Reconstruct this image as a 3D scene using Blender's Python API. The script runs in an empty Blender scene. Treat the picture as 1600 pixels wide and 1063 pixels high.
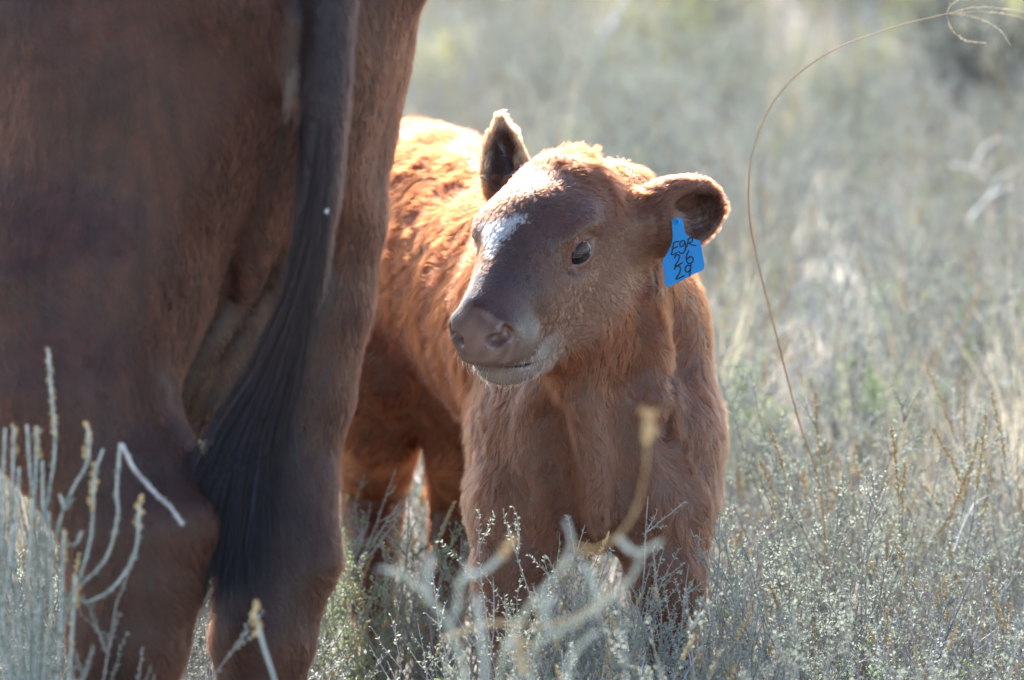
import bpy, math
import numpy as np
from mathutils import Vector, Matrix, kdtree

R = np.random.default_rng(11)
sc = bpy.context.scene

# ---------------------------------------------------------------- camera
FPX = 9200.0                      # focal length in photo pixels (photo is 1600 px wide)
CAMH = 1.70
PITCH = math.atan((531.5 + 775.0) / FPX)
cam = bpy.data.cameras.new('camera')
cam_o = bpy.data.objects.new('camera', cam)
sc.collection.objects.link(cam_o)
cam.sensor_width = 36.0
cam.lens = 36.0 * FPX / 1600.0
cam_o.location = (0, 0, CAMH)
cam_o.rotation_euler = (math.pi / 2 - PITCH, 0, 0)
cam.clip_end = 2000
cam.dof.use_dof = True
cam.dof.focus_distance = 7.62
cam.dof.aperture_fstop = 5.0
sc.camera = cam_o

# ---------------------------------------------------------------- sky, sun, exposure
SUN = np.array([-0.15, 0.84, 0.54]); SUN = SUN / np.linalg.norm(SUN)
world = bpy.data.worlds.new('World'); sc.world = world; world.use_nodes = True
wn = world.node_tree; bg = wn.nodes['Background']
sky = wn.nodes.new('ShaderNodeTexSky'); sky.sky_type = 'NISHITA'; sky.sun_disc = False
sky.sun_elevation = math.asin(SUN[2]); sky.sun_rotation = math.atan2(SUN[0], SUN[1])
sky.dust_density = 0.6
wn.links.new(sky.outputs[0], bg.inputs[0]); bg.inputs[1].default_value = 0.148
sun = bpy.data.lights.new('sun', 'SUN'); sun.energy = 4.7; sun.angle = math.radians(0.55); sun.color = (1.0, 0.95, 0.88)
sun_o = bpy.data.objects.new('sun', sun); sc.collection.objects.link(sun_o)
sun_o.rotation_euler = Vector(-SUN).to_track_quat('-Z', 'Y').to_euler()
sun_o.location = Vector(SUN) * 20
sc.view_settings.view_transform = 'Standard'; sc.view_settings.look = 'None'
sc.view_settings.gamma = 1.0; sc.view_settings.exposure = 1.75
sc.render.engine = 'CYCLES'
sc.cycles.use_denoising = True
sc.cycles.max_bounces = 8; sc.cycles.diffuse_bounces = 3; sc.cycles.glossy_bounces = 3
sc.cycles.transmission_bounces = 5; sc.cycles.transparent_max_bounces = 8
sc.cycles.sample_clamp_indirect = 6.0

# ---------------------------------------------------------------- small helpers
_c, _s = math.cos(PITCH), math.sin(PITCH)
AX = np.array([1.0, 0, 0]); AF = np.array([0, _c, -_s]); AU = np.array([0, _s, _c]); CAM = np.array([0, 0, CAMH])
def P(px, py, d):
    """photo pixel + distance along the view axis -> world point"""
    return CAM + d * (AF + AX * (px - 800) / FPX - AU * (py - 531.5) / FPX)
def ground(px, d):
    p = P(px, 500, d); return np.array([p[0], p[1], 0.0])
def nrm(v):
    v = np.asarray(v, float); return v / (np.linalg.norm(v, axis=-1, keepdims=True) + 1e-12)
COL = sc.collection
def link(name, data, parent=None, **kw):
    o = bpy.data.objects.new(name, data); COL.objects.link(o)
    if parent is not None: o.parent = parent
    for k, v in kw.items(): o[k] = v
    return o
def thing(name, label, category, loc=(0, 0, 0), group=None):
    o = link(name, None); o.location = loc; o.empty_display_size = 0.1
    o['label'] = label; o['category'] = category
    if group: o['group'] = group
    return o
def mesh_np(name, V, F, mat=None, smooth=True, cols=None):
    me = bpy.data.meshes.new(name)
    V = np.asarray(V, np.float32); F = np.asarray(F, np.int32); n = F.shape[1]
    me.vertices.add(len(V)); me.vertices.foreach_set('co', V.ravel())
    me.loops.add(F.size); me.loops.foreach_set('vertex_index', F.ravel())
    me.polygons.add(len(F)); me.polygons.foreach_set('loop_start', np.arange(0, F.size, n, dtype=np.int32))
    me.polygons.foreach_set('use_smooth', np.full(len(F), smooth))
    me.update(calc_edges=True)
    if cols is not None:
        a = me.attributes.new('col', 'FLOAT_COLOR', 'POINT')
        a.data.foreach_set('color', np.c_[cols, np.ones(len(cols))].astype(np.float32).ravel())
    if mat: me.materials.append(mat)
    return me
def rel(V, o):
    return np.asarray(V) - np.array(o.location)

# smooth vector noise: sums of sines
class VNoise:
    def __init__(s, seed, wl, n=7):
        r = np.random.default_rng(seed)
        s.k = nrm(r.normal(size=(n, 3))) * (2 * np.pi / (wl * r.uniform(.6, 1.6, (n, 1))))
        s.ph = r.uniform(0, 6.28, (n, 3)); s.a = nrm(r.normal(size=(n, 3))) / math.sqrt(n) * 1.6
    def __call__(s, p):
        out = np.zeros((len(p), 3))
        for i in range(len(s.k)):
            out += np.sin((p @ s.k[i])[:, None] + s.ph[i]) * s.a[i]
        return out

# ---------------------------------------------------------------- materials
def mat_new(name):
    m = bpy.data.materials.new(name); m.use_nodes = True
    nt = m.node_tree; b = nt.nodes['Principled BSDF']; return m, nt, b
def noise_col(nt, b, c1, c2, scale, detail=4, coord='Object', rough=None):
    tc = nt.nodes.new('ShaderNodeTexCoord'); n = nt.nodes.new('ShaderNodeTexNoise'); n.inputs['Scale'].default_value = scale
    n.inputs['Detail'].default_value = detail
    r = nt.nodes.new('ShaderNodeValToRGB'); r.color_ramp.elements[0].position = .35; r.color_ramp.elements[1].position = .68
    r.color_ramp.elements[0].color = (*c1, 1); r.color_ramp.elements[1].color = (*c2, 1)
    nt.links.new(tc.outputs[coord], n.inputs['Vector']); nt.links.new(n.outputs['Fac'], r.inputs[0])
    nt.links.new(r.outputs[0], b.inputs['Base Color']); return n, r
def plain(name, c1, c2, scale=40, rough=.7, spec=.3, bump=0.0):
    m, nt, b = mat_new(name); n, r = noise_col(nt, b, c1, c2, scale)
    b.inputs['Roughness'].default_value = rough; b.inputs['Specular IOR Level'].default_value = spec
    if bump:
        bp = nt.nodes.new('ShaderNodeBump'); bp.inputs['Strength'].default_value = bump; bp.inputs['Distance'].default_value = .003
        nt.links.new(n.outputs['Fac'], bp.inputs['Height']); nt.links.new(bp.outputs[0], b.inputs['Normal'])
    return m
def leafmat(name, c1, c2, scale=9, trans=.35, rough=.6):
    """thin leaf: colour varies through the plant and from plant to plant, part of the light passes through"""
    m, nt, b = mat_new(name); n, r = noise_col(nt, b, c1, c2, scale, 3)
    oi = nt.nodes.new('ShaderNodeObjectInfo'); hs = nt.nodes.new('ShaderNodeHueSaturation')
    mr = nt.nodes.new('ShaderNodeMapRange'); mr.inputs[3].default_value = .72; mr.inputs[4].default_value = 1.25
    nt.links.new(oi.outputs['Random'], mr.inputs[0]); nt.links.new(mr.outputs[0], hs.inputs['Value'])
    nt.links.new(r.outputs[0], hs.inputs['Color']); nt.links.new(hs.outputs[0], b.inputs['Base Color'])
    b.inputs['Roughness'].default_value = rough; b.inputs['Specular IOR Level'].default_value = .12
    t = nt.nodes.new('ShaderNodeBsdfTranslucent'); mx = nt.nodes.new('ShaderNodeMixShader'); mx.inputs[0].default_value = trans
    nt.links.new(hs.outputs[0], t.inputs[0]); nt.links.new(b.outputs[0], mx.inputs[1]); nt.links.new(t.outputs[0], mx.inputs[2])
    nt.links.new(mx.outputs[0], nt.nodes['Material Output'].inputs[0]); return m
def skinmat(name, rough, spec, coat=0., bump=.25, bscale=600):
    m, nt, b = mat_new(name); a = nt.nodes.new('ShaderNodeAttribute'); a.attribute_name = 'col'
    tc = nt.nodes.new('ShaderNodeTexCoord'); n = nt.nodes.new('ShaderNodeTexNoise'); n.inputs['Scale'].default_value = bscale
    nt.links.new(tc.outputs['Object'], n.inputs['Vector'])
    nt.links.new(a.outputs['Color'], b.inputs['Base Color']); b.inputs['Roughness'].default_value = rough
    b.inputs['Specular IOR Level'].default_value = spec; b.inputs['Coat Weight'].default_value = coat
    bp = nt.nodes.new('ShaderNodeBump'); bp.inputs['Strength'].default_value = bump; bp.inputs['Distance'].default_value = .002
    nt.links.new(n.outputs['Fac'], bp.inputs['Height']); nt.links.new(bp.outputs[0], b.inputs['Normal']); return m
def hairmat(name, rough=.32, radial=.4, random=.25):
    m = bpy.data.materials.new(name); m.use_nodes = True; nt = m.node_tree
    nt.nodes.remove(nt.nodes['Principled BSDF'])
    h = nt.nodes.new('ShaderNodeBsdfHairPrincipled'); h.parametrization = 'COLOR'; h.model = 'CHIANG'
    a = nt.nodes.new('ShaderNodeAttribute'); a.attribute_name = 'hcol'
    nt.links.new(a.outputs['Color'], h.inputs['Color'])
    h.inputs['Roughness'].default_value = rough; h.inputs['Radial Roughness'].default_value = radial
    h.inputs['Random Roughness'].default_value = .2
    nt.links.new(h.outputs[0], nt.nodes['Material Output'].inputs[0]); return m

# ---------------------------------------------------------------- implicit surface modelling (smooth unions on a grid)
class Shape:
    def __init__(s): s.p = []
    def ell(s, c, r, ax=None, k=.03, op='u'):
        c = np.asarray(c, float); r = np.asarray(r, float); A = np.eye(3) if ax is None else np.asarray(ax, float)
        ext = np.abs(A) @ r
        def d(p):
            q = (p - c) @ A; k0 = np.sqrt(((q / r) ** 2).sum(-1)); k1 = np.sqrt(((q / r ** 2) ** 2).sum(-1)) + 1e-9
            return k0 * (k0 - 1) / k1
        s.p.append((d, c - ext, c + ext, k, op)); return s
    def cap(s, a, b, ra, rb, k=.03, op='u', side=None, fac=1.0):
        a = np.asarray(a, float); b = np.asarray(b, float); ab = b - a; L2 = ab @ ab + 1e-12
        sd = None if side is None else nrm(side); rm = max(ra, rb) * max(1, fac)
        def d(p):
            w = p - a; t = np.clip((w @ ab) / L2, 0, 1); q = w - t[..., None] * ab
            if sd is not None: q = q - (q @ sd)[..., None] * sd * (1 - 1 / fac)
            return np.sqrt((q ** 2).sum(-1)) - (ra + (rb - ra) * t)
        s.p.append((d, np.minimum(a, b) - rm, np.maximum(a, b) + rm, k, op)); return s
    def chain(s, pts, k=.03, k0=None, side=None, fac=1.0, grow_r=1.06):
        for i in range(len(pts) - 1):
            (a, ra), (b, rb) = pts[i], pts[i + 1]
            s.cap(a, b, ra * grow_r, rb * grow_r, k0 if (i == 0 and k0) else k if i < 2 else min(k, .012), side=side, fac=fac)
        return s
    def build(s, h):
        lo = np.min([q[1] for q in s.p if q[4] == 'u'], 0) - 3 * h; hi = np.max([q[2] for q in s.p if q[4] == 'u'], 0) + 3 * h
        n = np.ceil((hi - lo) / h).astype(int) + 1
        g = np.full(n, .3, np.float32)
        for d, a, b, k, op in s.p:
            m = k + (.03 if op == 'u' else .008)
            i0 = np.clip(((a - m - lo) / h).astype(int), 0, n - 1); i1 = np.clip(((b + m - lo) / h).astype(int) + 2, 1, n)
            ax = [lo[j] + h * np.arange(i0[j], i1[j]) for j in range(3)]
            p = np.stack(np.meshgrid(*ax, indexing='ij'), -1)
            v = d(p).astype(np.float32); sl = tuple(slice(i0[j], i1[j]) for j in range(3)); o = g[sl]
            if op == 'u':
                t = np.maximum(k - np.abs(o - v), 0) / k; g[sl] = np.minimum(o, v) - t * t * k * .25
            else:
                t = np.maximum(k - np.abs(o + v), 0) / k; g[sl] = np.maximum(o, -v) + t * t * k * .25
        return surface_nets(g, lo, h)
def surface_nets(g, lo, h):
    ins = g < 0
    c = np.zeros(np.array(g.shape) - 1, np.int8)
    for dx in (0, 1):
        for dy in (0, 1):
            for dz in (0, 1):
                c += ins[dx:g.shape[0] - 1 + dx, dy:g.shape[1] - 1 + dy, dz:g.shape[2] - 1 + dz]
    cells = np.argwhere((c > 0) & (c < 8)); idx = np.full(c.shape, -1, np.int64); idx[tuple(cells.T)] = np.arange(len(cells))
    acc = np.zeros((len(cells), 3)); cnt = np.zeros(len(cells))
    for a in range(3):
        o1, o2 = [(1, 2), (0, 2), (0, 1)][a]
        for u in (0, 1):
            for v in (0, 1):
                p0 = cells.copy(); p0[:, o1] += u; p0[:, o2] += v; p1 = p0.copy(); p1[:, a] += 1
                v0 = g[tuple(p0.T)]; v1 = g[tuple(p1.T)]; m = (v0 < 0) != (v1 < 0)
                t = v0[m] / (v0[m] - v1[m]); q = p0[m].astype(float); q[:, a] += t
                acc[m] += q; cnt[m] += 1
    V = lo + h * acc / cnt[:, None]
    Q = []
    for a in range(3):
        o1, o2 = [(1, 2), (2, 0), (0, 1)][a]
        s0 = [slice(1, -1)] * 3; s0[a] = slice(0, -1); s1 = list(s0); s1[a] = slice(1, None)
        e0 = ins[tuple(s0)]; e1 = ins[tuple(s1)]; E = np.argwhere(e0 != e1); fl = e0[tuple(E.T)]
        E = E + 1; E[:, a] -= 1
        def at(d1, d2):
            k = E.copy(); k[:, o1] += d1; k[:, o2] += d2; return idx[tuple(k.T)]
        q = np.stack([at(-1, -1), at(0, -1), at(0, 0), at(-1, 0)], 1)
        q[~fl] = q[~fl][:, ::-1]; Q.append(q)
    Q = np.concatenate(Q); Q = Q[(Q >= 0).all(1)]
    return V, Q
def smooth(V, Q, it=2, f=.5):
    e = np.concatenate([Q[:, [0, 1]], Q[:, [1, 2]], Q[:, [2, 3]], Q[:, [3, 0]]]); e = np.unique(np.sort(e, 1), axis=0)
    n = np.bincount(e.ravel(), minlength=len(V))[:, None] + 1e-9
    for _ in range(it):
        for ff in (f, -f * 1.03):
            a = np.stack([np.bincount(e[:, 0], V[e[:, 1], j], len(V)) + np.bincount(e[:, 1], V[e[:, 0], j], len(V)) for j in range(3)], 1)
            V = V + ff * (a / n - V)
    return V
def vnormals(V, Q):
    a, b, c, d = (V[Q[:, i]] for i in range(4)); fn = np.cross(c - a, d - b); N = np.zeros_like(V)
    for i in range(4):
        for j in range(3): N[:, j] += np.bincount(Q[:, i], fn[:, j], len(V))
    return nrm(N), np.linalg.norm(fn, axis=1) * .5

# ---------------------------------------------------------------- hair strands
def make_hair(name, parent, pts, rad, cols, mat, taper=.25):
    """pts: n x k x 3 strand points"""
    n, k, _ = pts.shape
    hc = bpy.data.hair_curves.new(name); hc.add_curves([k] * n)
    hc.attributes['position'].data.foreach_set('vector', pts.astype(np.float32).ravel())
    r = hc.attributes.get('radius') or hc.attributes.new('radius', 'FLOAT', 'POINT')
    tp = 1 - (1 - taper) * np.linspace(0, 1, k) ** 1.5
    r.data.foreach_set('value', (np.asarray(rad).reshape(-1, 1) * tp[None]).astype(np.float32).ravel())
    a = hc.attributes.new('hcol', 'FLOAT_COLOR', 'CURVE')
    a.data.foreach_set('color', np.c_[cols, np.ones(n)].astype(np.float32).ravel())
    hc.materials.append(mat); o = link(name, hc, parent); return o
def scatter(V, Q, N, area, wt, count, rng):
    w = area * wt; cs = np.cumsum(w); f = np.searchsorted(cs, rng.uniform(0, cs[-1], count)); f = np.minimum(f, len(Q) - 1)
    u = rng.uniform(size=(count, 1)); v = rng.uniform(size=(count, 1)); q = Q[f]
    bl = lambda A: (A[q[:, 0]] * (1 - u) + A[q[:, 1]] * u) * (1 - v) + (A[q[:, 3]] * (1 - u) + A[q[:, 2]] * u) * v
    return bl(V), nrm(bl(N))
def strands(p, n, d, L, lift, k, rng, clump=0., cdens=40, curl=0., nz=None, wild=.18):
    """p roots, n normals, d comb direction; L length per strand; lift 0..1 per strand"""
    d = nrm(d - n * (d * n).sum(1, keepdims=True)); m = len(p)
    if nz is not None:
        d = nrm(d + nz); d = nrm(d - n * (d * n).sum(1, keepdims=True))
    j = rng.normal(size=(m, 3)) * wild
    s = np.linspace(0, 1, k)[None, :, None]; L = np.asarray(L).reshape(-1, 1, 1) * rng.uniform(.65, 1.15, (m, 1, 1))
    lift = np.asarray(lift).reshape(-1, 1, 1)
    dd = nrm(d + j)[:, None]; nn = n[:, None]
    X = p[:, None] + L * (dd * (s * (1 - lift * .5) + .25 * lift * s * s) + nn * lift * (s - .62 * s * s) + (0.012 + .05 * rng.uniform(size=(m, 1, 1))) * nn * s)
    if curl:
        w = rng.uniform(0, 6.28, (m, 1, 1)); X = X + np.cross(dd, nn) * np.sin(s * 9 + w) * s * L * curl
    if clump > 0:
        ng = max(4, m // cdens); gi = rng.choice(m, ng, replace=False); kd = kdtree.KDTree(ng)
        for a, b in enumerate(gi): kd.insert(p[b], a)
        kd.balance(); near = np.fromiter((kd.find(q)[1] for q in p), int, m); gi = gi[near]
        tgt = X[gi] - p[gi][:, None] ; root = p[:, None]; off = p[gi][:, None] - root
        w = (s ** 1.3) * (clump * rng.uniform(.4, 1, (m, 1, 1)))
        full = root + off * .8 + tgt * (L / L[gi])
        X = X * (1 - w) + full * w
    return X - n[:, None] * .0008

# =============================================================================================== CALF
HS = 1.10; HO = P(885, 262, 7.80)
HR = np.array([[-0.437, 0.857, -0.2716], [-0.756, -0.514, -0.405], [-0.487, 0.028, 0.873]])
HR = np.stack([nrm(HR[:, 0]), nrm(HR[:, 1]), nrm(np.cross(HR[:, 0], HR[:, 1]))], 1)
def hd(f, l, u): return HO + HS * (HR @ np.array([f, l, u], float))
def to_head(p): return (p - HO) @ HR / HS

def frame(z, y):
    z = nrm(z); x = nrm(np.cross(y, z)); return np.stack([x, np.cross(z, x), z], 1)

def eye_c(s): return (.112, s * .0555, -.0405)
def eye_axes(s):
    D_ = nrm([.42, s * .88, .12]); H_ = nrm(np.array([1., 0, -.22]) - D_ * (D_ @ np.array([1., 0, -.22]))); V_ = np.cross(D_, H_)
    return D_, H_, (V_ if V_[2] > 0 else -V_)
EARS = []
BODY_AX = nrm((P(945, 560, 8.03) - P(668, 350, 8.62)) * np.array([1, 1, 0]))    # towards the chest
BODY_SIDE = np.array([-BODY_AX[1], BODY_AX[0], 0])
if BODY_SIDE[0] < 0: BODY_SIDE = -BODY_SIDE                                     # image right = the calf's left
BF = np.stack([BODY_SIDE, BODY_AX, np.array([0, 0, 1.0])], 1)
def build_calf_shape():
    S = Shape(); E = S.ell
    # trunk
    E(P(676, 350, 8.60), (.120, .17, .130), BF, .05)
    E(P(735, 440, 8.42), (.128, .24, .165), BF, .06)
    E(P(830, 500, 8.22), (.140, .22, .185), BF, .06)
    E(P(905, 520, 8.08), (.145, .16, .185), BF, .06)
    E(P(925, 660, 7.97), (.120, .10, .125), BF, .05)
    E(P(850, 390, 8.20), (.075, .14, .085), BF, .06)                            # withers
    E(P(690, 285, 8.52), (.070, .20, .065), BF, .06)                            # loin
    # shoulders
    E(P(806, 540, 8.04), (.068, .12, .150), BF, .05); E(P(832, 660, 7.98), (.060, .08, .10), BF, .04); E(P(930, 770, 7.98), (.085, .10, .075), BF, .04)
    E(P(1024, 600, 8.04), (.064, .12, .145), BF, .05); E(P(1040, 690, 7.98), (.060, .08, .10), BF, .04)
    # neck
    S.cap(P(950, 510, 8.02), P(910, 400, 7.88), .112, .075, .06)
    S.cap(P(930, 590, 7.95), P(900, 450, 7.82), .090, .070, .05)
    S.cap(P(1005, 490, 7.96), P(960, 380, 7.88), .055, .042, .05)
    S.cap(P(902, 590, 7.83), P(938, 800, 7.865), .032, .036, .04)               # dewlap fold
    S.cap(P(1010, 470, 7.86), P(1030, 620, 7.88), .018, .020, .035)
    S.cap(P(850, 640, 7.88), P(850, 780, 7.90), .030, .035, .04)               # chest muscle
    S.cap(P(1000, 640, 7.89), P(1010, 790, 7.90), .035, .040, .04)
    S.cap(P(862, 660, 7.84), P(884, 850, 7.86), .020, .030, .035, 's'); S.cap(P(992, 600, 7.81), P(985, 840, 7.85), .016, .026, .035, 's')
    S.cap(P(1040, 590, 7.88), P(1036, 680, 7.88), .008, .010, .02, 's')
    # forelegs
    S.chain([(P(822, 690, 7.98), .066), (P(814, 790, 7.96), .066), (P(803, 880, 7.93), .051), (P(803, 935, 7.93), .044), (P(803, 985, 7.94), .031),
             (P(800, 1080, 7.95), .027), (P(798, 1125, 7.94), .033), (P(798, 1150, 7.91), .028)], .03, .05)
    S.chain([(P(1038, 690, 7.98), .064), (P(1036, 790, 7.95), .060), (P(1040, 890, 7.93), .050), (P(1046, 935, 7.93), .042), (P(1046, 985, 7.94), .030),
             (P(1044, 1080, 7.95), .027), (P(1042, 1130, 7.94), .033), (P(1042, 1155, 7.91), .028)], .03, .05)
    for px in (798, 1042):
        S.cap(P(px, 1158, 7.90), P(px, 1176, 7.875), .030, .036, .012)
    # hind legs
    S.chain([(P(610, 430, 8.60), .10), (P(600, 560, 8.54), .090), (P(590, 660, 8.60), .064), (P(584, 752, 8.74), .046), (P(582, 800, 8.73), .042),
             (P(582, 870, 8.68), .032), (P(580, 965, 8.64), .029), (P(580, 1005, 8.61), .034), (P(580, 1030, 8.57), .030)], .035, .05)
    S.cap(P(578, 730, 8.785), P(578, 690, 8.77), .026, .018, .03)
    S.chain([(P(735, 450, 8.58), .10), (P(742, 580, 8.50), .085), (P(735, 690, 8.55), .060), (P(722, 780, 8.66), .044), (P(714, 830, 8.65), .038),
             (P(700, 900, 8.60), .030), (P(688, 985, 8.56), .028), (P(686, 1020, 8.53), .033), (P(686, 1042, 8.50), .029)], .035, .05)
    for px, py, d in ((580, 1042, 8.555), (686, 1054, 8.485)):
        S.cap(P(px, py - 8, d), P(px, py + 8, d - .02), .030, .036, .012)
    # tail
    S.chain([(P(640, 270, 8.80), .030), (P(600, 330, 8.86), .024), (P(572, 470, 8.86), .017), (P(558, 600, 8.82), .012)], .02, .04)
    # head
    def he(c, r, k=.02, op='u', ax=None): S.ell(hd(*c), np.array(r) * HS, HR if ax is None else HR @ ax, k * HS, op)
    def hc(a, b, ra, rb, k=.02, op='u', side=None, fac=1.): S.cap(hd(*a), hd(*b), ra * HS, rb * HS, k * HS, op, None if side is None else HR @ np.array(side, float), fac)
    he((.082, 0, -.042), (.092, .076, .060), .03)
    he((.076, 0, -.012), (.070, .060, .034), .03)
    he((.018, 0, -.022), (.040, .050, .034), .03)
    for s in (-1, 1):
        he((.088, s * .034, -.092), (.080, .031, .058), .03)
        he((.160, s * .020, -.112), (.06, .020, .026), .03)
        he((.15, s * .030, -.070), (.055, .026, .034), .03)
        he((.100, s * .064, -.017), (.034, .017, .014), .022)                   # brow
    hc((.11, 0, -.050), (.24, 0, -.062), .054, .038, .03)
    hc((.10, 0, -.018), (.245, 0, -.040), .034, .027, .03)
    he((.243, 0, -.068), (.037, .042, .034), .02)
    for s in (-1, 1):
        he((.240, s * .024, -.083), (.037, .026, .024), .015)
        he((.262, s * .029, -.052), (.017, .016, .019), .012)                   # nostril wing
    he((.267, 0, -.062), (.018, .033, .027), .012)
    hc((.09, 0, -.125), (.225, 0, -.120), .040, .026, .03)
    he((.236, 0, -.117), (.033, .035, .021), .020)
    tilt = np.array([[math.cos(-.46), 0, math.sin(-.46)], [0, 1, 0], [-math.sin(-.46), 0, math.cos(-.46)]])
    he((.270, 0, -.0990), (.046, .060, .0014), .002, 's', tilt)                 # mouth line
    for s in (-1, 1):
        a = s * .5; rot = np.array([[math.cos(a), -math.sin(a), 0], [math.sin(a), math.cos(a), 0], [0, 0, 1]])
        he((.281, s * .0265, -.054), (.015, .0108, .0084), .006, 's', rot)
        he((.272, s * .0395, -.047), (.011, .0060, .0095), .005, 's', rot)
        D_, H_, V_ = eye_axes(s); c = np.array(eye_c(s)); ax = np.stack([D_, H_, V_], 1)
        he(c + D_ * .017, (.016, .028, .022), .014, 's', ax)
        he(c, (.0222, .0240, .0222), .010, 'u', ax)
        he(c + D_ * .024, (.0180, .0205, .0132), .003, 's', ax)
        he(c + D_ * .0185 + H_ * .020 - V_ * .004, (.010, .010, .0045), .003, 's', ax)    # tear duct corner
    hc((.02, 0, -.07), (-.05, 0, -.11), .062, .07, .05)
    hc((.205, 0, -.128), (.105, 0, -.158), .022, .040, .03)
    hc((.105, 0, -.158), (.03, 0, -.20), .042, .05, .05)
    # ears
    A, B = P(978, 352, 7.815), P(1121, 322, 7.845); ax = nrm(B - A); nf = nrm(np.array([.30, -1, -.16])); nf = nrm(nf - ax * (nf @ ax)); W = np.cross(nf, ax)
    EA = np.stack([ax, W, nf], 1); c = A + (B - A) * .56
    S.ell(c, (.066, .051, .026), EA, .012); S.cap(P(965, 358, 7.84), P(1025, 346, 7.82), .037, .037, .03)
    S.ell(c + ax * .017 + nf * .019 - W * .005, (.045, .038, .034), EA, .010, 's'); EARS.append((c + ax * .017 + nf * .019 - W * .005, np.array((.045, .038, .034)), EA, A, ax))
    A, B = P(793, 308, 7.90), P(780, 180, 7.93); ax = nrm(B - A); nf = nrm(np.array([-.45, -1, -.05])); nf = nrm(nf - ax * (nf @ ax)); W = np.cross(nf, ax)
    EA = np.stack([ax, W, nf], 1); c = A + (B - A) * .36
    S.ell(c, (.056, .031, .022), EA, .010); S.cap(c, B - ax * .006, .026, .008, .014, side=nf, fac=.6)
    S.cap(P(815, 310, 7.90), P(793, 282, 7.90), .030, .026, .03)
    S.ell(c + nf * .022 + ax * .006 - W * .007, (.046, .0185, .027), EA, .006, 's'); EARS.append((c + nf * .022 + ax * .006 - W * .007, np.array((.046, .0185, .027)), EA, A, ax))
    return S

# =============================================================================================== COW
TH = math.radians(48)
CH = np.array([-math.sin(TH), math.cos(TH), 0]); CS = np.array([math.cos(TH), math.sin(TH), 0])     # heading, its right side
CF = np.stack([CS, CH, np.array([0, 0, 1.0])], 1)
FOLDS = ((P(440, 215, 6.90), P(385, 445, 6.935), .045, .020), (P(405, 430, 6.955), P(268, 640, 6.955), .016, .020), (P(442, 440, 6.965), P(325, 640, 6.975), .015, .017), (P(368, 415, 6.94), P(240, 605, 6.935), .012, .015), (P(450, 280, 6.93), P(446, 470, 6.97), .035, .020), (P(335, 560, 6.965), P(290, 690, 6.98), .011, .015))
def build_cow_shape():
    S = Shape(); E = S.ell
    t = P(490, 0, 6.90); base = np.array([t[0], t[1], 0])                        # below the tail
    def b(side, along, z): return base + CS * side + CH * along + np.array([0, 0, z])
    # trunk, neck and head (mostly outside the picture)
    E(b(0, .30, 1.08), (.25, .34, .26), CF, .10)
    E(b(0, .75, .98), (.33, .55, .37), CF, .14)
    E(b(0, 1.25, .98), (.30, .42, .38), CF, .14)
    S.cap(b(0, 1.5, 1.1), b(0, 2.0, 1.22), .20, .13, .12); S.cap(b(0, 2.0, 1.22), b(0, 2.42, 1.0), .12, .075, .06)
    for sd in (-1, 1):
        S.cap(b(sd * .10, 2.02, 1.30), b(sd * .26, 2.0, 1.27), .045, .025, .03)
        S.chain([(b(sd * .17, 1.35, .80), .13), (b(sd * .17, 1.38, .45), .06), (b(sd * .17, 1.40, .40), .062), (b(sd * .17, 1.40, .14), .038), (b(sd * .17, 1.37, .07), .05), (b(sd * .17, 1.34, .03), .058)], .05, .1)
        E(b(sd * .15, .03, 1.16), (.06, .07, .06), CF, .08)                      # pin bones
    # far (right) hind leg
    S.chain([(P(450, -120, 7.12), .136), (P(458, 60, 7.12), .121), (P(468, 200, 7.12), .108), (P(480, 340, 7.10), .089), (P(482, 470, 7.10), .073), (P(470, 610, 7.09), .060),
             (P(448, 750, 7.08), .052), (P(432, 850, 7.07), .058), (P(420, 930, 7.06), .060), (P(410, 1000, 7.05), .058), (P(408, 1080, 7.05), .047), (P(405, 1250, 7.04), .042), (P(400, 1360, 7.03), .052),
             (P(392, 1400, 7.0), .055)], .05, .08)
    S.cap(P(497, 880, 7.04), P(486, 760, 7.06), .026, .020, .04)
    S.cap(P(397, 1410, 7.01), P(385, 1432, 6.98), .055, .062, .02)
    # near (left) hind leg
    E(P(170, 60, 6.99), (.17, .235, .30), CF, .09)
    E(P(140, 270, 6.96), (.135, .195, .26), CF, .08)
    E(P(90, 480, 6.93), (.095, .15, .20), CF, .08)
    S.chain([(P(100, 500, 6.90), .125), (P(108, 620, 6.86), .092), (P(168, 740, 6.84), .080), (P(215, 830, 6.83), .080), (P(213, 900, 6.83), .074), (P(200, 1000, 6.83), .066), (P(192, 1090, 6.83), .050), (P(188, 1260, 6.83), .044),
             (P(186, 1400, 6.82), .054), (P(178, 1450, 6.79), .056)], .05, .08)
    S.cap(P(296, 810, 6.80), P(255, 720, 6.83), .032, .024, .045)
    S.cap(P(255, 720, 6.83), P(190, 600, 6.87), .026, .03, .05)
    S.cap(P(182, 1470, 6.80), P(170, 1492, 6.77), .056, .064, .02)
    # udder and the skin folds behind it
    E(P(330, 480, 7.17), (.12, .14, .16), CF, .05)
    for a, c, ra, rb in FOLDS:
        S.cap(a, c, ra, rb, .007)
    # rump below the tail head, vulva
    S.cap(P(488, -160, 6.97), P(480, 260, 7.00), .075, .06, .07)
    S.ell(P(447, 60, 6.845), (.022, .036, .062), CF, .010); S.ell(P(456, 122, 6.832), (.011, .024, .028), CF, .010)
    # tail dock
    S.chain([(b(0, .10, 1.30), .05), (P(516, -180, 6.86), .034), (P(514, 0, 6.83), .029), (P(508, 160, 6.81), .026), (P(498, 300, 6.80), .024), (P(480, 430, 6.80), .021), (P(455, 540, 6.80), .018), (P(425, 640, 6.81), .010)], .004, .04)
    return S

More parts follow.
